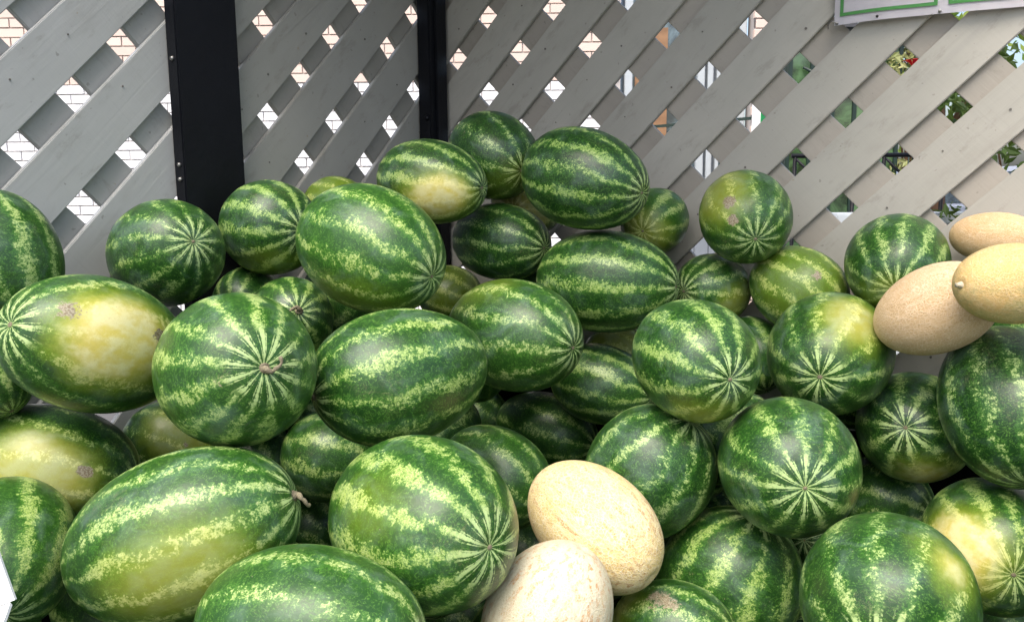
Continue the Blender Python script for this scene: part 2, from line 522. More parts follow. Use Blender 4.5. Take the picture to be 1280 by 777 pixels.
def lattice_panel(to_world, u0, z0, ulo, uhi, zlo, zhi, label, seed, front_col, back_col):
    """Front boards rise with u, back boards fall; to_world(u, z, depth) with depth > 0 towards the inside."""
    rnd = random.Random(seed)
    root = empty('lattice_fence_panel', to_world(ulo, 0, 0))
    tag(root, label, 'fence', 'grey lattice fence panels')
    nails = bmesh.new()
    inv = Matrix.Translation(-root.location)
    for layer in (0, 1):
        sgn = 1 if layer == 0 else -1
        d0, d1 = (0.0006, THICK) if layer == 0 else (-THICK, -0.0006)
        for mth in range(-60, 61):
            jw = rnd.uniform(-0.03, 0.03)
            c0 = 2 * mth + 1 + jw
            # strip: |(u-u0)/STEP - sgn*(z-z0)/(STEP*KZ) - c0| <= HALF
            poly = [(ulo, zlo), (uhi, zlo), (uhi, zhi), (ulo, zhi)]
            a, b = 1 / STEP, -sgn / (STEP * KZ)
            k = u0 / STEP - sgn * z0 / (STEP * KZ) + c0
            poly = clip(poly, a, b, k + HALF)
            if len(poly) >= 3:
                poly = clip(poly, -a, -b, -(k - HALF))
            if len(poly) < 3:
                continue
            dd = rnd.uniform(-0.0004, 0.0004)
            bm = bmesh.new()
            f0 = [bm.verts.new(to_world(u, z, d1 + dd) - root.location) for u, z in poly]
            f1 = [bm.verts.new(to_world(u, z, d0) - root.location) for u, z in poly]
            n = len(poly)
            bm.faces.new(f0)
            bm.faces.new(f1[::-1])
            for i in range(n):
                bm.faces.new((f0[i], f1[i], f1[(i + 1) % n], f0[(i + 1) % n]))
            bmesh.ops.recalc_face_normals(bm, faces=bm.faces)
            bmesh.ops.bevel(bm, geom=list(bm.edges), offset=0.0016, segments=2, affect='EDGES')
            me = bm_mesh('slat', bm)
            # grain coordinates along the board
            ga = me.attributes.new('grain', 'FLOAT_VECTOR', 'POINT')
            ax = (to_world(1, sgn * KZ, 0) - to_world(0, 0, 0)).normalized()
            nx = (to_world(0, 0, 1) - to_world(0, 0, 0)).normalized()
            cx = ax.cross(nx)
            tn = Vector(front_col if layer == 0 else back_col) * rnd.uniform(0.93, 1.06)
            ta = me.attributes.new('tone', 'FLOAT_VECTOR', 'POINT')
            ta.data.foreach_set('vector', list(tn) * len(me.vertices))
            o1, o2 = rnd.uniform(0, 40), rnd.uniform(0, 40)
            vals = []
            for v in me.vertices:
                vals += [v.co.dot(ax) + o1, v.co.dot(cx) + o2, v.co.dot(nx)]
            ga.data.foreach_set('vector', vals)
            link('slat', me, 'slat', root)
    # nail heads where the boards cross
    for i in range(-40, 41):
        for j in range(-40, 41):
            if (i + j) % 2 == 0:
                continue
            u, z = u0 + STEP * i, z0 + STEP * KZ * j
            if (i - j) % 2 == 0:
                continue
            # crossings sit at odd/odd offsets of the board centres
            for du in ((0.0),):
                uu = u + rnd.uniform(-0.022, 0.022)
                zz = z + rnd.uniform(-0.022, 0.022)
                m1 = abs((((uu - u0) / STEP - (zz - z0) / (STEP * KZ)) % 2) - 1)
                if m1 > 0.5 or not (ulo + .01 < uu < uhi - .01 and zlo + .01 < zz < zhi - .01):
                    continue
                c = to_world(uu, zz, THICK + 0.0004) - root.location
                e1 = (to_world(1, 0, 0) - to_world(0, 0, 0)).normalized()
                e2 = Vector((0, 0, 1))
                nx = (to_world(0, 0, 1) - to_world(0, 0, 0)).normalized()
                r = rnd.uniform(0.0016, 0.0030)
                if rnd.random() < 0.35:
                    continue
                ring = [nails.verts.new(c + (e1 * math.cos(t * math.pi / 4) + e2 * math.sin(t * math.pi / 4)) * r) for t in range(8)]
                top = [nails.verts.new(v.co + nx * 0.0012) for v in ring]
                nails.faces.new(top)
                for t in range(8):
                    nails.faces.new((ring[t], ring[(t + 1) % 8], top[(t + 1) % 8], top[t]))
    bmesh.ops.recalc_face_normals(nails, faces=nails.faces)
    no = link('nail_heads', bm_mesh('nail_heads', nails), 'nail', root)
    no['kind'] = 'stuff'
    return root


left_w = lambda u, z, d: Vector((d, u, z))
right_w = lambda u, z, d: Vector((u, -d, z))
Z0, Z1 = 0.04, 2.08
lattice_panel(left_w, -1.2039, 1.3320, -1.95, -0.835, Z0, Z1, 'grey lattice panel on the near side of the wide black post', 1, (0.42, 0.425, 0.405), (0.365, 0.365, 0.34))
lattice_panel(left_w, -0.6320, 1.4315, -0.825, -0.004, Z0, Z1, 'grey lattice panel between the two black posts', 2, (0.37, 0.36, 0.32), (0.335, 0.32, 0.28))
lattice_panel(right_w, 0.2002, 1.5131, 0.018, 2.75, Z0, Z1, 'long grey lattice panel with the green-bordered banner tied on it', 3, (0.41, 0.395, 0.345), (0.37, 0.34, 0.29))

# ------------------------------------------------------------------ black posts
po = empty('timber_post', (0.03, -0.828, 0))
tag(po, 'wide black painted post on the left lattice fence', 'post', 'black fence posts')
box('shaft', (-0.0145, -0.076, 0), (0.020, 0.079, 2.5), 'black', po, 0.003)
for z in (1.275, 1.305, 1.52):
    bmb = bmesh.new()
    bm_tube(bmb, [(0.006, -0.076, z), (0.006, -0.081, z)], [0.005, 0.004], 8)
    link('bolt', bm_mesh('bolt', bmb), 'steel', po, True)
po = empty('timber_post', (0.038, -0.055, 0))
tag(po, 'narrow glossy black post in the corner of the fence', 'post', 'black fence posts')
box('shaft', (-0.022, -0.040, 0), (0.022, 0.026, 2.5), 'black', po, 0.003)
box('cover_strip', (0.0225, -0.018, 0), (0.030, 0.030, 2.5), 'black', po, 0.002)
bmb = bmesh.new()
bm_tube(bmb, [(0.008, -0.040, 1.452), (0.008, -0.046, 1.452)], [0.009, 0.006], 10)
link('bolt', bm_mesh('bolt', bmb), 'black', po, True)

# ------------------------------------------------------------------ black sheet added to darken the gaps behind the heap
ln = empty('gap_shade_sheet', (0.4, -0.4, 0))
tag(ln, 'black sheet added along the foot of the lattice to darken gaps in the heap', 'plastic sheet')
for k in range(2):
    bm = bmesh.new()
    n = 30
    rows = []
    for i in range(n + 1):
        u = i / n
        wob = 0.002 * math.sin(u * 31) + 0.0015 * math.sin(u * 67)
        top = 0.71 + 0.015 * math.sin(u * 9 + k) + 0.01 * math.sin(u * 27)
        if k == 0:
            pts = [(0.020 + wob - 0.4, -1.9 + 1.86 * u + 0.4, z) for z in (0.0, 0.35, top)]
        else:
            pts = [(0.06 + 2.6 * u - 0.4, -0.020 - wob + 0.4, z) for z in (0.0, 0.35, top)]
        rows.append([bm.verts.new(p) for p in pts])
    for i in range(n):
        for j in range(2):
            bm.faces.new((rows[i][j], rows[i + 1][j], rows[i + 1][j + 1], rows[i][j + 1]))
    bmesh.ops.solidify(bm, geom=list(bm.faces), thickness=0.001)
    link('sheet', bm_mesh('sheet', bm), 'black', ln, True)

# ------------------------------------------------------------------ unseen awning, added overhead to shade the fence corner
aw = empty('added_shade_awning', (1.2, -1.0, 0))
tag(aw, 'unseen grey awning added overhead to shade the corner of the melon pen', 'awning')
bm = bmesh.new()
nx_, ny_ = 14, 14
AX0, AX1, AY0, AY1 = -1.55, 0.15, -0.05, 1.35
grid = []
for i in range(nx_ + 1):
    row = []
    for j in range(ny_ + 1):
        u, v = i / nx_, j / ny_
        sag = -0.05 * math.sin(u * math.pi * 3) ** 2
        row.append(bm.verts.new((AX0 + (AX1 - AX0) * u, AY0 + (AY1 - AY0) * v, 2.24 + 0.10 * v + sag)))
    grid.append(row)
for i in range(nx_):
    for j in range(ny_):
        bm.faces.new((grid[i][j], grid[i + 1][j], grid[i + 1][j + 1], grid[i][j + 1]))
bmesh.ops.solidify(bm, geom=list(bm.faces), thickness=0.006)
link('canvas', bm_mesh('canvas', bm), 'canvas', aw, True)
for j, y in enumerate((AY0, AY1)):
    tube('rail', [(AX0, y, 2.22 + 0.10 * j), (AX1, y, 2.22 + 0.10 * j)], [0.022, 0.022], 'black', aw)
for (p, q) in (((-1.172, 0.172, 2.18), (-1.172, AY0, 2.20)), ((-1.162, 0.945, 2.26), (0.1, AY0, 2.20))):
    tube('support_arm', [p, q], [0.018, 0.018], 'black', aw)

# ------------------------------------------------------------------ banner tied to the lattice
bn = empty('banner', (1.14, -0.027, 1.595))
tag(bn, 'white banner with green borders tied to the lattice', 'banner')
bm = bmesh.new()
nu, nv = 40, 8
W_, H_ = 0.86, 0.34
vv = []
for i in range(nu + 1):
    row = []
    for j in range(nv + 1):
        u, v = i / nu, j / nv
        yy = -0.004 - 0.005 * math.sin(u * 9.0 + v * 2) - 0.003 * math.sin(u * 23)
        row.append(bm.verts.new((u * W_, yy, v * H_ + 0.002 * math.sin(u * 11))))
    vv.append(row)
for i in range(nu):
    for j in range(nv):
        bm.faces.new((vv[i][j], vv[i + 1][j], vv[i + 1][j + 1], vv[i][j + 1]))
bmesh.ops.solidify(bm, geom=list(bm.faces), thickness=0.0012)
link('sheet', bm_mesh('sheet', bm), 'banner', bn)


def strip(name, x0, x1, z0, z1, mat):
    """a printed stripe laid 1 mm in front of the rippled sheet"""
    bm = bmesh.new()
    n = max(2, int((x1 - x0) / 0.02))
    lo, hi = [], []
    for i in range(n + 1):
        x = x0 + (x1 - x0) * i / n
        for z, L in ((z0, lo), (z1, hi)):
            u, v = x / W_, z / H_
            yy = -0.0066 - 0.005 * math.sin(u * 9.0 + v * 2) - 0.003 * math.sin(u * 23)
            L.append(bm.verts.new((x, yy, z + 0.002 * math.sin(u * 11))))
    for i in range(n):
        bm.faces.new((lo[i], lo[i + 1], hi[i + 1], hi[i]))
    return link(name, bm_mesh(name, bm), mat, bn)


for k in range(4):
    x0 = 0.012 + k * 0.210
    a, b, z0, z1 = x0, x0 + 0.190, 0.017, 0.325
    w = 0.007
    strip('green_border', a, b, z0, z0 + w, 'bannergreen')
    strip('green_border', a, b, z1 - w, z1, 'bannergreen')
    strip('green_border', a, a + w, z0 + w, z1 - w, 'bannergreen')
    strip('green_border', b - w, b, z0 + w, z1 - w, 'bannergreen')
for (x, z, m_) in ((0.088, 0.009, 'tyre'), (0.006, 0.004, 'steel'), (0.207, 0.006, 'steel')):
    bm = bmesh.new()
    bm_tube(bm, [(x, -0.006, z), (x, -0.0125, z)], [0.0034, 0.0028], 10)
    link('grommet', bm_mesh('grommet', bm), m_, bn, True)
tube('tie_wire', [(0.006, -0.012, 0.004), (-0.004, -0.014, 0.010), (-0.012, -0.008, 0.003), (-0.014, 0.004, -0.004)], [0.0012] * 4, 'steel', bn, 6)

# ------------------------------------------------------------------ melons
MELONS = [
    ('W',(0.1450,-1.3326,1.1465),(0.469,-0.001,-0.883),0.0995,1.176,12,0.38,None,[],0,"dark watermelon against the grey slats, above the yellow-bellied melon's blossom end"),
    ('W',(0.1625,-1.0356,1.1328),(0.956,-0.179,0.231),0.1007,1.220,13,0.28,None,[],0,"green watermelon showing its star of rays, against the black post's near side"),
    ('W',(0.1736,-0.7935,1.1726),(0.992,-0.123,-0.036),0.1010,1.120,12,0.10,(-0.30,-0.85,0.44,25,0.50),[],0,'round dark watermelon in front of the wide black post'),
    ('W',(0.1302,-0.5526,1.2110),(0.993,-0.090,-0.079),0.0718,1.240,11,0.90,(-0.57,0.72,0.39,60,0.55),[],0,'yellowish watermelon peeping out behind the dark one at the wide black post'),
    ('W',(0.5190,-0.8486,1.1383),(0.957,0.027,-0.290),0.1157,1.307,12,0.70,(-0.54,-0.75,0.38,27,0.35),[],0,'large plump pale-striped watermelon high on the heap, below the narrow strip of fence between posts'),
    ('W',(0.3930,-0.5117,1.2668),(0.987,0.105,-0.118),0.0942,1.420,12,0.12,(-0.78,-0.30,0.55,30,0.85),[],0,'watermelon with round yellow ground spot beneath the corner post'),
    ('W',(0.4309,-0.3204,1.3259),(0.896,-0.332,-0.295),0.1046,1.185,10,0.05,(-0.07,-0.53,0.84,30,0.35),[],0,'topmost watermelon of the heap, leaning by the corner post'),
    ('W',(0.7020,-0.3612,1.2687),(0.973,-0.113,-0.203),0.1094,1.420,13,0.05,None,[],0,'long dark watermelon lying level on top of the heap, rays at one end'),
    ('W',(0.7712,-0.1377,1.1683),(0.125,-0.973,-0.196),0.0794,1.220,11,0.80,(0.04,-0.26,0.96,41,0.60),[(0.65,-0.53,0.54,6)],0,'small yellowish watermelon tucked under the end of the long dark top melon'),
    ('W',(0.4550,-0.3323,1.1229),(0.993,-0.084,-0.083),0.0935,1.420,12,0.10,None,[],0,'dark watermelon wedged under the yellow-spotted one below the corner post'),
    ('W',(0.7369,-0.3214,1.0398),(0.992,0.128,-0.024),0.1158,1.420,12,0.24,None,[],0,'long dark watermelon lying level beneath the similar long top melon'),
    ('W',(0.9168,-0.1335,1.0122),(-0.408,-0.912,0.033),0.0847,1.100,13,0.45,(0.95,-0.30,-0.07,29,0.60),[],0,'small light-bellied watermelon touching the end of the lower long dark melon'),
    ('W',(1.0058,-0.1877,1.1840),(0.493,-0.776,-0.392),0.0985,1.120,12,0.50,(-0.72,0.68,0.16,36,0.60),[(-0.56,0.64,0.53,7),(-0.49,0.33,0.81,6)],0,'olive and green watermelon with two brown scars, standing clear against the slats'),
    ('W',(1.1111,-0.1323,1.0254),(0.896,-0.204,-0.394),0.0922,1.194,12,0.80,(-0.81,0.55,0.22,55,0.40),[(-0.58,0.68,0.45,6)],0,'olive watermelon with a dark blemish, below the brown-scarred one'),
    ('W',(1.3139,-0.1579,1.0893),(0.094,-0.945,-0.314),0.0995,1.190,13,0.25,(-0.16,-0.38,0.91,24,0.50),[],0,'dark watermelon behind the tan melons, its belly rays half hidden'),
    ('W',(1.2240,-0.3171,0.9251),(0.097,-0.986,-0.139),0.1177,1.220,11,0.30,(0.43,0.81,0.40,25,0.68),[(-0.63,-0.07,0.77,3)],0,'round watermelon with yellow shoulder and centred star of rays beside the tan melons'),
    ('W',(1.0688,-0.6354,0.9512),(0.760,-0.647,-0.066),0.1044,1.220,11,0.20,(-0.27,-0.70,0.66,17,0.60),[],0,'round dark watermelon with pale star, resting between the two similar starred melons'),
    ('W',(0.6647,-0.5928,0.9536),(0.990,-0.127,-0.061),0.1148,1.352,12,0.50,(-0.35,0.84,-0.41,22,0.35),[],0,'striped watermelon with ray star at its side, under the lower long dark melon'),
    ('W',(0.6757,-0.9595,0.9412),(-0.488,-0.865,-0.119),0.1139,1.340,12,0.35,None,[],1,'large glossy broad-striped watermelon with dried stem in the middle of the heap'),
    ('W',(0.5597,-1.2017,0.9836),(0.914,-0.354,0.198),0.1152,1.220,13,0.55,None,[(-0.47,-0.04,0.88,5),(-0.14,-0.13,0.98,1)],1,'large round watermelon with a twisted dry stem on its face'),
    ('W',(0.3164,-1.2724,1.0096),(0.126,-0.923,0.364),0.1078,1.420,12,0.50,(0.96,0.07,0.28,34,1.00),[(0.61,0.28,0.74,9),(0.95,0.26,-0.19,5),(0.99,0.11,-0.01,4)],0,'watermelon with big cream yellow belly and grey scar'),
    ('W',(0.2803,-0.8451,0.9876),(0.819,-0.489,0.302),0.0871,1.220,12,0.28,None,[],1,'small watermelon with brown stem scar behind the big dry-stemmed round one'),
    ('W',(0.1118,-0.8149,1.0159),(0.453,-0.858,-0.242),0.0688,1.220,11,0.17,None,[],0,'small dark watermelon squeezed behind the brown-scarred small one'),
    ('W',(0.1730,-1.2924,0.7881),(0.787,0.572,-0.229),0.1048,1.407,12,0.21,(-0.96,0.26,0.13,34,0.68),[(-0.71,0.36,0.61,4)],0,'pale yellow-sided watermelon under the big cream-bellied one'),
    ('W',(0.3439,-1.4489,0.7342),(0.849,-0.461,-0.257),0.0957,1.420,11,0.75,None,[],0,'light green watermelon with rays beside the white card'),
    ('W',(0.5943,-1.3274,0.7767),(0.713,0.633,0.301),0.1143,1.420,13,0.55,(-0.98,-0.16,0.08,30,0.62),[],1,'very large watermelon with yellow lower flank and curled stem'),
    ('W',(0.8466,-1.3346,0.7111),(0.928,0.371,-0.044),0.1030,1.420,11,0.65,None,[],0,'huge pale mottled watermelon at the foot of the heap beside the curled-stem giant'),
    ('W',(0.8387,-1.1078,0.7706),(0.956,-0.276,0.097),0.1238,1.307,12,0.50,(-0.83,0.51,0.22,13,0.35),[],0,'huge broad watermelon with bright ray star beside the two pale cream melons'),
    ('W',(0.6480,-0.6413,0.6643),(0.921,-0.009,-0.390),0.0977,1.285,12,0.60,None,[],0,'pale lined watermelon half hidden behind the upper cream melon'),
    ('W',(0.5278,-0.2380,0.6381),(0.982,0.083,-0.167),0.0966,1.420,11,0.38,None,[],0,'dark watermelon half hidden beneath the side-starred striped melon'),
    ('W',(0.7094,-0.2874,0.7922),(0.990,0.045,-0.134),0.0929,1.363,12,0.28,None,[],0,'shadowed dull watermelon between the side-starred melon and the round dark one'),
    ('W',(0.9872,-0.6402,0.7341),(0.557,0.132,0.820),0.1155,1.115,12,0.18,None,[],0,'watermelon with slanting stripes directly behind the upper cream melon'),
    ('W',(1.2270,-0.6126,0.7832),(0.441,-0.895,0.068),0.1147,1.212,12,0.25,None,[],0,'round dark watermelon with large sharp white star, low below the yellow-shouldered one'),
    ('W',(1.3729,-0.2101,0.7702),(-0.040,-0.970,0.238),0.1104,1.220,10,0.13,(0.35,-0.83,0.43,22,0.80),[],0,'dark starred watermelon with tan base in the shadow under the tan melons'),
    ('W',(1.5358,-0.3593,0.8715),(0.293,-0.551,-0.781),0.1157,1.242,13,0.08,None,[],0,'tall dark watermelon with upright stripes carrying the tan melon that has a stem stub'),
    ('W',(1.5239,-0.3575,0.6157),(0.282,-0.959,0.038),0.1152,1.220,13,0.43,(-0.64,0.16,0.75,29,0.95),[],0,'watermelon with creamy yellow base around its star, under the upright striped one'),
    ('W',(1.3113,-0.1342,0.5816),(0.960,-0.275,-0.052),0.0916,1.100,12,0.43,None,[],0,'dark watermelon deep in the gap behind the cream-based starred melon'),
    ('W',(1.4174,-0.7912,0.6769),(0.092,-0.987,-0.134),0.1164,1.120,11,0.29,(0.63,0.74,0.22,12,0.78),[],0,'big broad-striped watermelon with small orange patch at the foot of the heap'),
    ('W',(1.1197,-0.5844,0.5279),(0.341,0.157,0.927),0.1303,1.100,12,0.36,None,[],0,'dark mottled watermelon with steep stripes beside the orange-patched one at the foot'),
    ('W',(1.1056,-0.8009,0.5318),(0.994,0.010,0.113),0.0847,1.242,11,0.34,(-0.16,0.57,-0.81,27,0.70),[(-0.45,0.89,0.03,14)],0,'grey-blotched yellowish watermelon at the foot, below the upper cream melon'),
    ('C1',(1.4775,-0.0959,1.1453),(0.948,-0.319,-0.008),0.0499,1.700,13,0.26,None,[],0,'tan netted melon lying against the slats behind two others'),
    ('C2',(1.4099,-0.3834,1.0329),(0.846,-0.219,0.487),0.0762,1.432,12,0.18,None,[],0,'pinkish tan oval melon propped on the yellow-shouldered watermelon'),
    ('C3',(1.5339,-0.4723,1.0953),(-0.680,-0.733,0.013),0.0633,1.700,11,0.14,None,[],1,'yellow-tan melon with a pale stem stub, lying on the upright striped watermelon'),
    ('C4',(0.9826,-0.8478,0.7073),(0.894,-0.179,-0.411),0.0900,1.421,12,0.34,None,[],0,'oval cream-yellow netted melon lying slantwise on the watermelons'),
    ('C5',(1.0026,-1.0269,0.6368),(0.356,0.290,0.888),0.0915,1.250,13,0.23,None,[],0,'whitish round melon with orange flecks at the foot of the heap'),
    ('W',(0.1360,-1.0352,0.7471),(0.850,0.428,-0.308),0.0880,1.100,12,0.38,(-0.65,0.63,0.42,38,0.60),[(-0.69,0.48,0.54,5)],0,'yellow-tinged watermelon in the shade below the dry-stemmed round one'),
    ('W',(0.1301,-0.8175,0.6516),(0.711,-0.091,-0.697),0.0845,1.100,10,0.24,None,[],0,'dark watermelon hidden in shadow behind the curled-stem giant'),
    ('W',(0.3164,-0.7761,0.6855),(0.928,0.357,-0.109),0.0981,1.100,10,0.38,None,[],0,'deeply shaded watermelon under the large glossy dried-stem one'),
    ('W',(0.1362,-0.6746,0.4553),(0.911,0.188,-0.368),0.0872,1.100,13,0.35,None,[],0,'nearly black watermelon low in the gap beside the curled stem'),
    ('W',(1.0173,-0.1265,0.8653),(0.497,-0.401,-0.770),0.0835,1.100,11,0.31,None,[],0,'shaded watermelon in the gap between the two round starred melons'),
    ('W',(0.2243,-0.1322,0.6061),(0.963,0.151,-0.225),0.0903,1.115,10,0.45,None,[],0,"small shaded watermelon showing under the glossy dried-stem one's far end"),
    ('W',(0.4841,-0.2525,0.3050),(0.988,0.070,-0.135),0.1118,1.170,13,0.35,None,[],0,'dark watermelon in the gap under the upper cream melon'),
    ('W',(0.1403,-0.1280,0.9515),(0.936,0.209,-0.285),0.0857,1.121,11,0.15,(-0.74,0.65,0.16,51,0.50),[],0,'small olive watermelon in the gap beside the large plump pale-striped one'),
    ('W',(0.1463,-1.3610,0.9561),(0.620,0.118,-0.776),0.0666,1.100,13,0.35,None,[],0,'dark watermelon in shadow under the blossom end of the cream-bellied one'),
    ('W',(0.6693,-0.1209,0.8239),(0.996,0.052,-0.069),0.0802,1.115,12,0.24,(-0.80,0.49,0.34,51,0.60),[],0,'small brownish watermelon in the gap below the lower long dark melon'),
    ('W',(0.2375,-0.4889,0.1733),(0.961,0.276,-0.032),0.1096,1.127,13,0.29,None,[],0,'dark watermelon at the very bottom between the two huge ones'),
    ('W',(1.5371,-0.1336,0.3261),(0.934,-0.344,0.092),0.0904,1.123,12,0.44,None,[],0,'dark watermelon at the bottom under the cream-based starred melon'),
    ('W',(0.4216,-0.1510,1.2094),(0.174,-0.979,-0.110),0.0905,1.220,12,0.21,(0.28,0.26,0.93,60,0.70),[],0,'yellowish watermelon glimpsed between the two topmost dark ones')]

BURIED = [
    ((0.942,-0.378,0.225),(-0.99,-0.11,0.11),0.129,1.19),
    ((0.978,-1.396,0.143),(0.90,0.42,0.09),0.125,1.17),
    ((1.500,-1.166,0.164),(0.16,-0.06,-0.99),0.119,1.20),
    ((1.561,-1.132,0.578),(-0.56,0.43,0.71),0.114,1.23),
    ((1.360,-0.681,0.176),(-0.94,-0.32,0.11),0.122,1.22),
    ((0.298,-1.473,0.321),(0.55,0.83,-0.09),0.125,1.22),
    ((0.747,-0.311,0.407),(-0.03,1.00,0.06),0.117,1.24),
    ((1.209,-1.139,0.126),(-0.97,-0.23,0.10),0.124,1.20),
    ((1.133,-0.881,0.118),(-0.69,0.70,0.19),0.115,1.14),
    ((1.748,-0.662,0.116),(-0.67,-0.67,-0.31),0.113,1.11),
    ((0.589,-1.466,0.147),(-0.10,-0.99,0.07),0.110,1.19),
    ((1.397,-0.973,0.454),(0.07,1.00,0.05),0.122,1.13),
    ((1.617,-0.339,0.204),(0.70,-0.64,0.31),0.105,1.25),
    ((0.204,-0.931,0.406),(0.17,0.98,0.06),0.122,1.24),
    ((0.680,-1.278,0.466),(0.48,-0.70,0.53),0.122,1.21),
    ((0.897,-0.780,0.122),(0.50,-0.72,0.49),0.108,1.20),
    ((0.505,-0.719,0.112),(-0.98,-0.02,-0.19),0.109,1.19),
    ((1.194,-0.507,0.113),(0.38,0.92,-0.09),0.110,1.23),
    ((0.916,-0.290,0.662),(0.60,0.78,-0.17),0.112,1.20),
    ((0.587,-1.054,0.328),(-0.67,-0.72,-0.18),0.114,1.14),
    ((0.882,-1.532,0.594),(0.33,0.94,0.02),0.110,1.14),
    ((0.910,-1.029,0.141),(0.62,0.03,-0.79),0.121,1.23),
    ((0.173,-0.842,0.128),(0.25,-0.95,-0.19),0.125,1.28),
    ((0.208,-0.485,0.752),(-0.63,-0.21,0.75),0.118,1.13),
    ((1.284,-1.203,0.619),(0.61,0.70,-0.36),0.119,1.18),
    ((1.037,-1.240,0.435),(-0.47,-0.70,0.54),0.107,1.23),
    ((0.753,-0.634,0.318),(-0.77,-0.63,-0.09),0.124,1.29),
    ((1.727,-0.523,0.778),(-0.03,0.99,-0.15),0.119,1.22),
    ((0.195,-1.594,0.659),(-0.29,0.92,-0.26),0.113,1.14),
    ((1.667,-0.538,0.403),(-0.41,-0.90,0.18),0.124,1.13),
    ((1.717,-1.003,0.762),(-0.17,-0.86,0.49),0.109,1.16),
    ((0.205,-0.319,0.412),(-0.88,-0.48,0.02),0.117,1.17),
    ((1.565,-0.895,0.116),(-0.42,-0.86,0.31),0.111,1.26),
    ((1.049,-0.149,0.223),(0.92,-0.02,0.38),0.107,1.25),
    ((0.744,-0.179,0.132),(0.95,-0.28,-0.12),0.129,1.27),
    ((0.678,-1.212,0.137),(-0.05,-0.96,0.29),0.118,1.18),
    ((0.760,-1.541,0.338),(-0.12,-0.99,0.02),0.106,1.24),
    ((0.327,-1.096,0.132),(0.56,0.77,0.32),0.128,1.14),
    ((1.727,-1.201,0.342),(-0.57,0.69,-0.45),0.116,1.16),
    ((1.744,-0.975,0.454),(0.63,-0.62,0.47),0.111,1.16),
    ((0.891,-1.013,0.425),(0.20,0.14,-0.97),0.112,1.17),
    ((1.740,-0.179,0.654),(0.78,0.21,-0.59),0.107,1.14),
    ((1.365,-0.192,0.120),(-0.65,0.76,0.05),0.118,1.13),
    ((1.107,-0.331,0.436),(0.13,-0.56,0.82),0.107,1.12),
    ((1.307,-0.713,0.420),(0.02,-0.68,0.74),0.109,1.13),
    ((0.286,-1.225,0.551),(0.98,0.19,-0.11),0.121,1.28),
    ((0.382,-0.590,0.460),(-0.59,0.69,-0.42),0.127,1.10),
    ((1.237,-1.321,0.338),(-0.79,-0.56,-0.25),0.118,1.22),
    ((1.430,-0.459,0.317),(0.94,0.33,0.09),0.126,1.16),
    ((0.692,-0.909,0.655),(0.91,-0.30,-0.27),0.110,1.13),
    ((1.692,-0.732,0.594),(-0.52,-0.65,-0.56),0.120,1.10),
    ((0.690,-0.480,0.117),(-0.79,0.56,0.24),0.114,1.19),
    ((0.265,-0.175,0.153),(-0.34,0.85,-0.39),0.106,1.19),
    ((0.520,-1.488,0.505),(0.62,-0.76,-0.16),0.113,1.29),
    ((1.002,-1.492,0.368),(-0.99,-0.13,0.02),0.106,1.18),
    ((1.553,-0.805,0.340),(-0.35,0.94,0.01),0.112,1.15),
    ((0.944,-0.172,0.464),(0.62,-0.66,0.42),0.082,1.11),
    ((1.179,-0.228,0.700),(0.89,-0.18,-0.42),0.081,1.30),
    ((0.324,-0.147,0.790),(-0.34,0.79,-0.50),0.075,1.24),
    ((0.188,-0.847,0.812),(-0.36,0.91,-0.19),0.081,1.15),
    ((1.207,-0.147,0.408),(-0.05,-0.84,0.53),0.077,1.21),
    ((0.495,-0.326,0.843),(-0.58,-0.81,-0.09),0.084,1.15),
    ((0.885,-0.452,0.513),(0.80,0.58,-0.17),0.075,1.12),
    ((0.885,-1.189,0.579),(0.88,0.35,0.31),0.078,1.21),
    ((0.144,-1.416,0.538),(-0.99,0.12,-0.02),0.089,1.16),
    ((0.569,-0.774,0.501),(0.73,-0.38,-0.58),0.084,1.28),
    ((0.435,-0.319,0.085),(0.52,0.82,0.23),0.078,1.11),
    ((0.471,-0.176,1.003),(-0.97,0.23,-0.09),0.099,1.12),
    ((0.452,-0.507,0.231),(-0.99,0.14,0.05),0.092,1.12),
    ((1.496,-0.157,0.998),(0.84,0.42,-0.33),0.087,1.19),
    ((0.237,-0.629,1.012),(-0.88,0.01,-0.48),0.104,1.16),
    ((0.500,-0.496,0.835),(-0.71,0.65,-0.29),0.067,1.19),
    ((1.225,-0.100,0.783),(0.85,-0.44,-0.28),0.062,1.09),
    ((1.229,-0.372,0.572),(0.12,0.98,-0.16),0.066,1.09),
    ((0.155,-0.679,0.737),(0.93,0.13,-0.34),0.069,1.14),
    ((0.421,-0.538,0.696),(0.30,-0.95,-0.04),0.093,1.14),
    ((1.065,-0.406,0.749),(-0.67,-0.33,-0.66),0.090,1.14)]


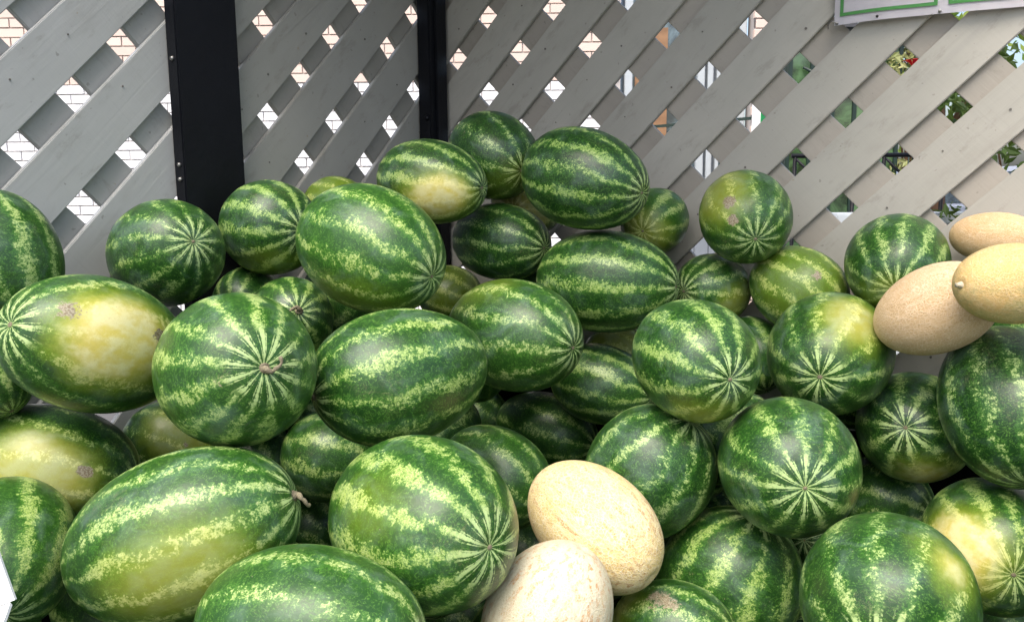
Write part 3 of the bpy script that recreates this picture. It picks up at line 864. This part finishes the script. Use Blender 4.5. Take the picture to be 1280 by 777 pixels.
def melon_mesh(name, R, k, seed, nphi, nth, spot, sstr, scars, par, netted=False):
    rs = np.random.RandomState(seed)
    th = np.linspace(0, np.pi, nth + 1)[1:-1]
    ph = np.arange(nphi) * 2 * np.pi / nphi
    T, F = np.meshgrid(th, ph, indexing='ij')
    ux, uy, uz = np.sin(T) * np.cos(F), np.sin(T) * np.sin(F), np.cos(T)
    U = np.concatenate([np.stack([ux, uy, uz], -1).reshape(-1, 3), [[0, 0, 1.], [0, 0, -1.]]])
    rho = np.hypot(U[:, 0], U[:, 1])
    blunt = 0.93 if not netted else 0.98
    rr = np.where(rho > 1e-6, rho ** blunt, 0)
    taper = 1 + rs.uniform(-0.06, 0.06) * U[:, 2]
    # slow lumps
    lump = np.zeros(len(U))
    for _ in range(5):
        d = rs.normal(size=3)
        d /= np.linalg.norm(d)
        lump += rs.uniform(-0.011, 0.011) * np.cos(rs.uniform(1.5, 4) * (U @ d) + rs.uniform(0, 6))
    phi = np.arctan2(U[:, 1], U[:, 0])
    rib = 0.0022 * np.cos(phi * par[0]) * rho ** 2
    sc = (1 + lump + rib)
    V = np.empty_like(U)
    f = np.where(rho > 1e-6, rr / np.maximum(rho, 1e-6), 0) * taper * sc * R
    V[:, 0], V[:, 1] = U[:, 0] * f, U[:, 1] * f
    dim = 1 - 0.035 * np.exp(-(rho / 0.10) ** 2)
    V[:, 2] = U[:, 2] * R * k * sc * dim
    bend = rs.uniform(-0.05, 0.05) * R
    V[:, 0] += bend * (U[:, 2] ** 2 - 0.4)
    nt_ = nth - 1
    faces = []
    idx = lambda i, j: i * nphi + j % nphi
    for i in range(nt_ - 1):
        for j in range(nphi):
            faces.append((idx(i, j), idx(i + 1, j), idx(i + 1, j + 1), idx(i, j + 1)))
    N = nt_ * nphi
    for j in range(nphi):
        faces.append((N, idx(0, j), idx(0, j + 1)))
        faces.append((N + 1, idx(nt_ - 1, j + 1), idx(nt_ - 1, j)))
    me = bpy.data.meshes.new(name)
    me.from_pydata(V.tolist(), [], faces)
    me.polygons.foreach_set('use_smooth', [True] * len(faces))
    a = me.attributes.new('rest', 'FLOAT_VECTOR', 'POINT')
    a.data.foreach_set('vector', U.astype(np.float32).ravel())
    a = me.attributes.new('par', 'FLOAT_VECTOR', 'POINT')
    a.data.foreach_set('vector', np.tile(np.array(par, np.float32), len(U)))
    sp = np.full(len(U), -2.0)
    if spot is not None:
        d = np.array(spot[:3])
        an = np.arccos(np.clip(U @ d, -1, 1))
        sp = (math.radians(spot[3]) - an)
    a = me.attributes.new('spot', 'FLOAT', 'POINT')
    a.data.foreach_set('value', sp.astype(np.float32))
    a = me.attributes.new('spot_strength', 'FLOAT', 'POINT')
    a.data.foreach_set('value', np.full(len(U), sstr, np.float32))
    s = np.zeros(len(U))
    for (x, y, z, w) in scars:
        an = np.arccos(np.clip(U @ np.array((x, y, z)), -1, 1))
        s = np.maximum(s, np.clip(1.0 - an / math.radians(w * 1.7), 0, 1))
    a = me.attributes.new('scar', 'FLOAT', 'POINT')
    a.data.foreach_set('value', s.astype(np.float32))
    return me


def place(o, c, a):
    a = Vector(a).normalized()
    t = Vector((0, 0, 1)) if abs(a.z) < 0.9 else Vector((1, 0, 0))
    X = t.cross(a).normalized()
    Y = a.cross(X)
    m = Matrix((X, Y, a)).transposed().to_4x4()
    m.translation = Vector(c)
    o.matrix_world = m


def stem_on(o, R, k, seed, short=False):
    rnd = random.Random(seed)
    L = R * k
    n = 14
    pts, rad = [], []
    ln = (0.012 if short else 0.034)
    tw = rnd.uniform(0, 6.28)
    for i in range(n):
        t = i / (n - 1)
        bend = 0.0 if short else 0.024 * t ** 1.4 + 0.0016 * math.sin(17 * t)
        pts.append((bend * math.cos(tw + 2.6 * t), bend * math.sin(tw + 2.6 * t), L * 0.955 + ln * (t - 0.55 * t * t * (0 if short else 1))))
        rad.append((0.0060 * (1 - t) ** 3 + 0.0024 + 0.0007 * math.sin(21 * t)) * (1.0 if not short else 1.25))
    tube('stem', pts, rad, 'palestem' if short else 'stem', o, 10)


scar_bm = bmesh.new()
bm_tube(scar_bm, [(0, 0, -0.004), (0, 0, 0.0012), (0, 0, 0.0022)], [0.0042, 0.0038, 0.0018], 10)
SCAR_ME = bm_mesh('blossom_scar', scar_bm)
SCAR_ME.materials.append(MAT['stem'])
for i, (kind, c, a, R, k, ns, tint, spot, scars, stem, label) in enumerate(MELONS):
    netted = kind != 'W'
    me = melon_mesh('watermelon' if not netted else 'netted_melon', R, k, 100 + i, 96, 64, spot, spot[4] if spot else 0.0, scars,
                    (ns, tint, 3.7 * i + 1.3), netted)
    o = link('netted_melon' if netted else 'watermelon', me, kind)
    place(o, c, a)
    tag(o, label, 'melon' if netted else 'watermelon', 'netted melons on the heap' if netted else 'watermelons heaped in the fence corner')
    if stem:
        stem_on(o, R, k, i, netted)
    elif not netted:
        b = link('blossom_scar', SCAR_ME, None, o)
        b.location = (me.vertices[-2].co.x, me.vertices[-2].co.y, me.vertices[-2].co.z)
        s = random.Random(i).uniform(0.7, 1.25)
        b.scale = (s, s * 0.85, 1)

for i, (c, a, r, k) in enumerate(BURIED):
    me = melon_mesh('watermelon', r, k, 400 + i, 48, 32, None, 0.0, [], (10, 0.1 + 0.3 * ((i * 37) % 10) / 10, 5.1 * i + 200))
    o = link('watermelon', me, 'W')
    place(o, c, a)
    tag(o, 'dark watermelon buried deep inside the heap under the visible ones', 'watermelon', 'watermelons buried inside the heap')

# ------------------------------------------------------------------ white card at the heap's side
cd = empty('price_card', CAM + CF * 0.93 + CR * (-0.640) - CU * 0.33)
tag(cd, 'corner of a white card leaning on the light green watermelon', 'card')

# ------------------------------------------------------------------ the street outside the fence
E_, G_ = Vector((0.8362, 0.5484, 0)), Vector((-0.5484, 0.8362, 0))       # along / away from the pen
S0 = Vector((CAM.x, CAM.y, 0))


def street(s, d, z=0.0):
    return S0 + E_ * s + G_ * d + Vector((0, 0, z))


STREET_RZ = math.atan2(E_.y, E_.x)


def street_empty(name, s, d):
    return empty(name, street(s, d), STREET_RZ)


def seen_through_lattice(p):
    """does the sight line from the photographer pass an opening of the lattice?"""
    d = p - CAM
    hits = []
    if d.x < 0:
        t = -CAM.x / d.x
        q = CAM + d * t
        if 0 < t < 1 and q.y < 0:
            hits.append((q.y, q.z, -1.2039 if q.y < -0.83 else -0.6320, 1.3320 if q.y < -0.83 else 1.4315))
    if d.y > 0:
        t = -CAM.y / d.y
        q = CAM + d * t
        if 0 < t < 1 and q.x > 0:
            hits.append((q.x, q.z, 0.2002, 1.5131))
    for u, z, u0, z0 in hits:
        a = ((u - u0) / STEP - (z - z0) / (STEP * KZ) + 1) % 2 - 1
        b = ((u - u0) / STEP + (z - z0) / (STEP * KZ) + 1) % 2 - 1
        return abs(a) < 0.5 and abs(b) < 0.5 and z > 0.9
    return False


# brick wall: faces the pen, 7 m away; local x along the wall, local -y towards the pen
bw = street_empty('brick_wall', -6.0, 7.0)
tag(bw, 'sunlit brick wall, white below and pink above, beyond the lattice', 'wall')
WL = 6.9
box('wall_core', (0, 0.012, 0), (WL, 0.26, 3.8), 'mortar', bw)
BL, BH, MJ = 0.215, 0.065, 0.011


def brick_mesh(mat):
    bm = bmesh.new()
    bm_box(bm, (0, -0.004, 0), (BL, 0.05, BH))
    bmesh.ops.bevel(bm, geom=list(bm.edges), offset=0.004, segments=1, affect='EDGES')
    me = bm_mesh('brick', bm)
    me.materials.append(MAT[mat])
    return me


BM = {m: brick_mesh(m) for m in ('brick_pink', 'brick_white')}
rest_b = {'brick_pink': bmesh.new(), 'brick_white': bmesh.new()}
rnd = random.Random(8)
single = 0
r_ = 0
while r_ * (BH + MJ) + BH < 3.8:
    z = r_ * (BH + MJ)
    x = 0.0 if r_ % 2 else -(BL + MJ) / 2
    while x < WL:
        if x >= 0 and x + BL <= WL:
            mat = 'brick_pink' if z > 2.06 else 'brick_white'  # white bricks in the lower courses, pink bricks above
            jit = rnd.uniform(-0.003, 0.003)
            seen = any(seen_through_lattice(street(-6.0 + x + fx * BL, 7.0, z + fz * BH)) for fx in (0.1, 0.5, 0.9) for fz in (0.2, 0.8))
            if seen and single < 300:
                o = link('brick', BM[mat], None, bw)
                o.location = (x, jit, z)
                single += 1
            else:
                bm_box(rest_b[mat], (x, -0.004 + jit, z), (x + BL, 0.05, z + BH))
        x += BL + MJ
    r_ += 1
for m, b in rest_b.items():
    o = link('bricks', bm_mesh('bricks', b), m, bw)
    o['kind'] = 'stuff'

# shop front beside it
sf = street_empty('shop_front', 0.94, 7.02)
tag(sf, 'white framed shop window with orange posters beside the brick wall', 'shop front')
box('backing_wall', (0, 0.10, 0), (1.0, 0.3, 3.8), 'greypanel', sf)
for k in range(8):
    box('cladding_board', (0.02 + k * 0.12, 0.06, 0.0), (0.02 + k * 0.12 + 0.115, 0.098, 0.95), 'greypanel', sf, 0.004)
for (x0, x1, z0, z1) in ((0.07, 0.60, 1.05, 3.0), (0.80, 0.94, 1.05, 3.0)):
    box('window_pane', (x0, 0.072, z0), (x1, 0.088, z1), 'glass', sf)
for (x0, x1) in ((0.0, 0.065), (0.605, 0.665), (0.69, 0.735), (0.765, 0.795), (0.945, 1.0)):
    box('mullion', (x0, 0.02, 1.0), (x1, 0.095, 3.1), 'white', sf, 0.006)
box('transom', (0.066, 0.03, 0.96), (0.604, 0.095, 1.045), 'white', sf, 0.006)
box('transom', (0.066, 0.03, 3.01), (0.604, 0.095, 3.1), 'white', sf, 0.006)
box('poster', (0.09, 0.062, 1.6), (0.36, 0.070, 2.55), 'orange', sf)
# brick pier
bp = street_empty('brick_pier', 1.96, 6.9)
tag(bp, 'narrow buff brick pier beside the shop window', 'pier')
box('pier_core', (0.012, 0.012, 0), (0.228, 0.228, 3.8), 'mortar', bp)
for r_ in range(49):
    z = r_ * (BH + MJ)
    if r_ % 2:
        o = link('brick', BM['brick_pink'], None, bp)
        o.location = (0.012, 0.004, z)
    else:
        for x in (0.0, 0.122):
            o = link('brick', BM['brick_pink'], None, bp)
            o.location = (x, 0.002, z)
            o.scale = (0.5, 1, 1)

# green light box sign
sg = empty('lightbox_sign', street(1.62, 5.5, 1.60), STREET_RZ + math.radians(38))
tag(sg, 'small white box sign with a green face and white letters', 'sign')
box('housing', (0, 0.004, 0), (0.20, 0.07, 0.22), 'signwhite', sg, 0.006)
box('face', (0.008, -0.002, 0.008), (0.192, 0.0035, 0.212), 'signgreen', sg)
box('bracket', (0.08, 0.071, 0.09), (0.10, 1.35, 0.11), 'darkgreen', sg)
tx = bpy.data.curves.new('lettering', 'FONT')
tx.body = 'AB'
tx.size = 0.105
tx.extrude = 0.001
tmp = bpy.data.objects.new('tmp_text', tx)
COL.objects.link(tmp)
bpy.context.view_layer.update()
to = link('lettering', bpy.data.meshes.new_from_object(tmp), 'signwhite', sg)
bpy.data.objects.remove(tmp)
to.location = (0.018, -0.004, 0.115)
to.rotation_euler = (math.radians(90), 0, 0)
box('white_line', (0.03, -0.0045, 0.065), (0.15, -0.0022, 0.078), 'signwhite', sg)

# green glazed kiosk
ki = street_empty('glazed_kiosk', 2.02, 6.2)
tag(ki, 'green glazed kiosk with dark frames behind the lattice', 'kiosk')
for k in range(6):
    box('post', (k * 0.16, 0, 0), (k * 0.16 + 0.03, 0.04, 2.35), 'darkgreen', ki, 0.003)
for k in range(5):
    box('pane', (k * 0.16 + 0.031, 0.012, 0.25), (k * 0.16 + 0.159, 0.022, 2.3), 'greenglass', ki)
box('sill_rail', (0, -0.006, 0.16), (0.83, -0.001, 0.24), 'darkgreen', ki)
box('side_wall', (0.0, 0.045, 0), (0.03, 0.9, 2.35), 'darkgreen', ki)
box('rear_wall', (0.031, 0.86, 0), (0.83, 0.9, 2.35), 'darkgreen', ki)
for (x0, z0, x1, z1) in ((0.1, 2.1, 0.5, 1.9), (0.2, 1.62, 0.6, 1.38)):
    tube('brace', [(x0, -0.02, z0), (x1, -0.02, z1)], [0.012, 0.012], 'darkgreen', ki)
for k in range(5):
    bm = bmesh.new()
    bm_box(bm, (k * 0.25 - 0.05, -0.12, 2.36), (k * 0.25 + 0.185, 1.0, 2.39))
    link('roof_panel', bm_mesh('roof_panel', bm), 'roofdark', ki)
    box('roof_bar', (k * 0.25 + 0.187, -0.13, 2.362), (k * 0.25 + 0.198, 1.0, 2.40), 'white', ki)

# black railing in front of it
ra = street_empty('metal_railing', 1.62, 4.8)
tag(ra, 'black metal railing with slanting bars outside the fence', 'railing')
for k in range(6):
    tube('upright', [(k * 0.17, 0, 0), (k * 0.17, 0, 1.42)], [0.011, 0.011], 'black', ra, 8)
for z in (0.25, 1.22, 1.42):
    tube('rail', [(-0.02, 0, z), (0.87, 0, z)], [0.013, 0.013], 'black', ra, 8)
for k in range(5):
    tube('slanting_bar', [(k * 0.17, -0.024, 1.40), (k * 0.17 + 0.17, -0.024, 1.24)], [0.008, 0.008], 'black', ra, 8)
lw = street_empty('white_ledge', 1.75, 4.45)
tag(lw, 'low white rendered ledge in front of the black railing', 'ledge')
box('ledge_body', (0, 0, 0), (0.75, 0.24, 1.04), 'white', lw, 0.01)
box('coping', (-0.02, -0.02, 1.042), (0.77, 0.26, 1.10), 'white', lw, 0.008)


# foliage
def leaves_mesh(name, centres, count, size, seed, mat):
    rs = np.random.RandomState(seed)
    C = np.array([c[:3] for c in centres])
    Rr = np.array([c[3] for c in centres])
    w = Rr ** 2
    pick = rs.choice(len(C), count, p=w / w.sum())
    d = rs.normal(size=(count, 3))
    d /= np.linalg.norm(d, axis=1)[:, None]
    p = C[pick] + d * (Rr[pick] * rs.uniform(0.35, 1.08, count) ** 0.5)[:, None]
    a = rs.normal(size=(count, 3))
    a /= np.linalg.norm(a, axis=1)[:, None]
    b = np.cross(a, rs.normal(size=(count, 3)))
    b /= np.linalg.norm(b, axis=1)[:, None]
    nrm = np.cross(a, b)
    L = size * rs.uniform(0.6, 1.3, count)[:, None]
    W = L * 0.42
    V = np.stack([p - a * L, p + b * W - nrm * L * 0.12, p + a * L, p - b * W - nrm * L * 0.12], 1).reshape(-1, 3)
    F = (np.arange(count)[:, None] * 4 + np.array([0, 1, 2, 3])[None]).tolist()
    me = bpy.data.meshes.new(name)
    me.from_pydata(V.tolist(), [], F)
    me.materials.append(MAT[mat])
    return me


def shrub(name, s, d, z0, z1, r, count, size, seed, mat, label, cat, trunk=None, nclump=14):
    root = street_empty(name, s, d)
    rnd = random.Random(seed)
    cl = []
    for _ in range(nclump):
        a, q = rnd.uniform(0, 6.28), r * math.sqrt(rnd.random())
        cl.append((q * math.cos(a), q * math.sin(a), rnd.uniform(z0, z1), rnd.uniform(0.25, 0.5) * r))
    o = link('crown', leaves_mesh('crown', cl, count, size, seed, mat), None, root)
    tr = trunk or 0.02
    tube('trunk', [(0, 0, 0), (0.03, 0.02, z0 * 0.6), (0.0, 0.05, (z0 + z1) / 2)], [tr * 1.2, tr, tr * 0.6], 'bark', root)
    for c in cl[:6]:
        tube('limb', [(0.01, 0.03, z0 * 0.8), (c[0] * 0.5, c[1] * 0.5, (z0 * 0.8 + c[2]) / 2 + 0.05), c[:3]], [tr * 0.5, tr * 0.35, tr * 0.15], 'bark', root, 6)
    tag(root, label, cat)
    return root


shrub('street_tree', 4.1, 8.2, 1.75, 3.6, 1.25, 2600, 0.06, 3, 'leaf', 'street tree with bright sunlit leaves behind the banner', 'tree', 0.13, 22)
shrub('dark_shrub', 2.62, 4.1, 0.35, 2.3, 0.46, 3600, 0.035, 4, 'leafdark', 'dense dark green shrub just outside the long lattice panel', 'shrub', 0.02, 22)
shrub('pale_shrub', 2.97, 6.3, 1.3, 2.25, 0.3, 1500, 0.03, 5, 'leafpale', 'pale variegated shrub beside the glazed kiosk', 'shrub', 0.02, 10)
fl = street_empty('red_flower', 2.83, 6.0)
tag(fl, 'red flower on a stalk in front of the pale shrub', 'flower')
tube('stalk', [(0, 0, 0), (0.01, 0, 1.1), (0, 0, 2.08)], [0.008, 0.006, 0.004], 'darkgreen', fl, 6)
for k in range(7):
    bm = bmesh.new()
    a = k * 2 * math.pi / 7
    vs = [bm.verts.new(p) for p in ((0, 0, 2.07), (0.05 * math.cos(a - .4), 0.05 * math.sin(a - .4), 2.12), (0.085 * math.cos(a), 0.085 * math.sin(a), 2.11), (0.05 * math.cos(a + .4), 0.05 * math.sin(a + .4), 2.12))]
    bm.faces.new(vs)
    bmesh.ops.solidify(bm, geom=list(bm.faces), thickness=0.004)
    link('petal', bm_mesh('petal', bm), 'red', fl)

# parked car
ca = street_empty('parked_car', 3.0, 9.6)
tag(ca, 'blue-grey parked car seen through the lattice', 'car')
bm = bmesh.new()
prof = [(0, 0.35), (0.05, 0.75), (0.25, 0.90), (1.05, 0.98), (1.65, 1.42), (2.95, 1.46), (3.65, 1.02), (4.15, 0.95), (4.25, 0.6), (4.22, 0.35)]
f0 = [bm.verts.new((x, 0.0 + (0.16 if z > 1.2 else 0), z)) for x, z in prof]
f1 = [bm.verts.new((x, 1.72 - (0.16 if z > 1.2 else 0), z)) for x, z in prof]
bm.faces.new(f0)
bm.faces.new(f1[::-1])
for i in range(len(prof)):
    j = (i + 1) % len(prof)
    bm.faces.new((f0[i], f1[i], f1[j], f0[j]))
bmesh.ops.triangulate(bm, faces=list(bm.faces))
bmesh.ops.recalc_face_normals(bm, faces=bm.faces)
link('body', bm_mesh('body', bm), 'carpaint', ca)
for q in (((1.25, 1.04), (1.70, 1.36), (2.2, 1.38), (2.2, 1.04)), ((2.28, 1.04), (2.28, 1.38), (2.9, 1.40), (3.4, 1.06))):
    bm = bmesh.new()
    vs = [bm.verts.new((x, 0.02 + (z - 0.98) * 0.36 - 0.035, z)) for x, z in q]
    bm.faces.new(vs)
    bmesh.ops.solidify(bm, geom=list(bm.faces), thickness=0.01)
    link('window', bm_mesh('window', bm), 'glass', ca)
for x in (0.85, 3.4):
    for y in (0.02, 1.70):
        bm = bmesh.new()
        bm_tube(bm, [(x, y - 0.1, 0.33), (x, y + 0.1, 0.33)], [0.33, 0.33], 20)
        w = link('wheel', bm_mesh('wheel', bm), 'tyre', ca, False)
        bm = bmesh.new()
        bm_tube(bm, [(x, y - 0.108, 0.33), (x, y + 0.108, 0.33)], [0.2, 0.2], 16)
        link('rim', bm_mesh('rim', bm), 'steel', w)

# the card is a thin sheet with a folded lower lip
bm = bmesh.new()
bm_box(bm, (-0.30, -0.002, 0.0), (0.0, 0.002, 0.20))
link('sheet', bm_mesh('sheet', bm), 'card', cd)
bm = bmesh.new()
bm_box(bm, (-0.30, -0.002, -0.20), (-0.004, 0.002, -0.004))
lip = link('folded_lip', bm_mesh('folded_lip', bm), 'card', cd)
lip.rotation_euler = (math.radians(-55), 0, 0)
cd.rotation_euler = (math.radians(-12), math.radians(-20), STREET_RZ + 0.1)
cd.location = CAM + CF * 0.92 + CR * ((20 - 640) / 1032 * 0.92) - CU * ((748 - 388) / 1032 * 0.92)
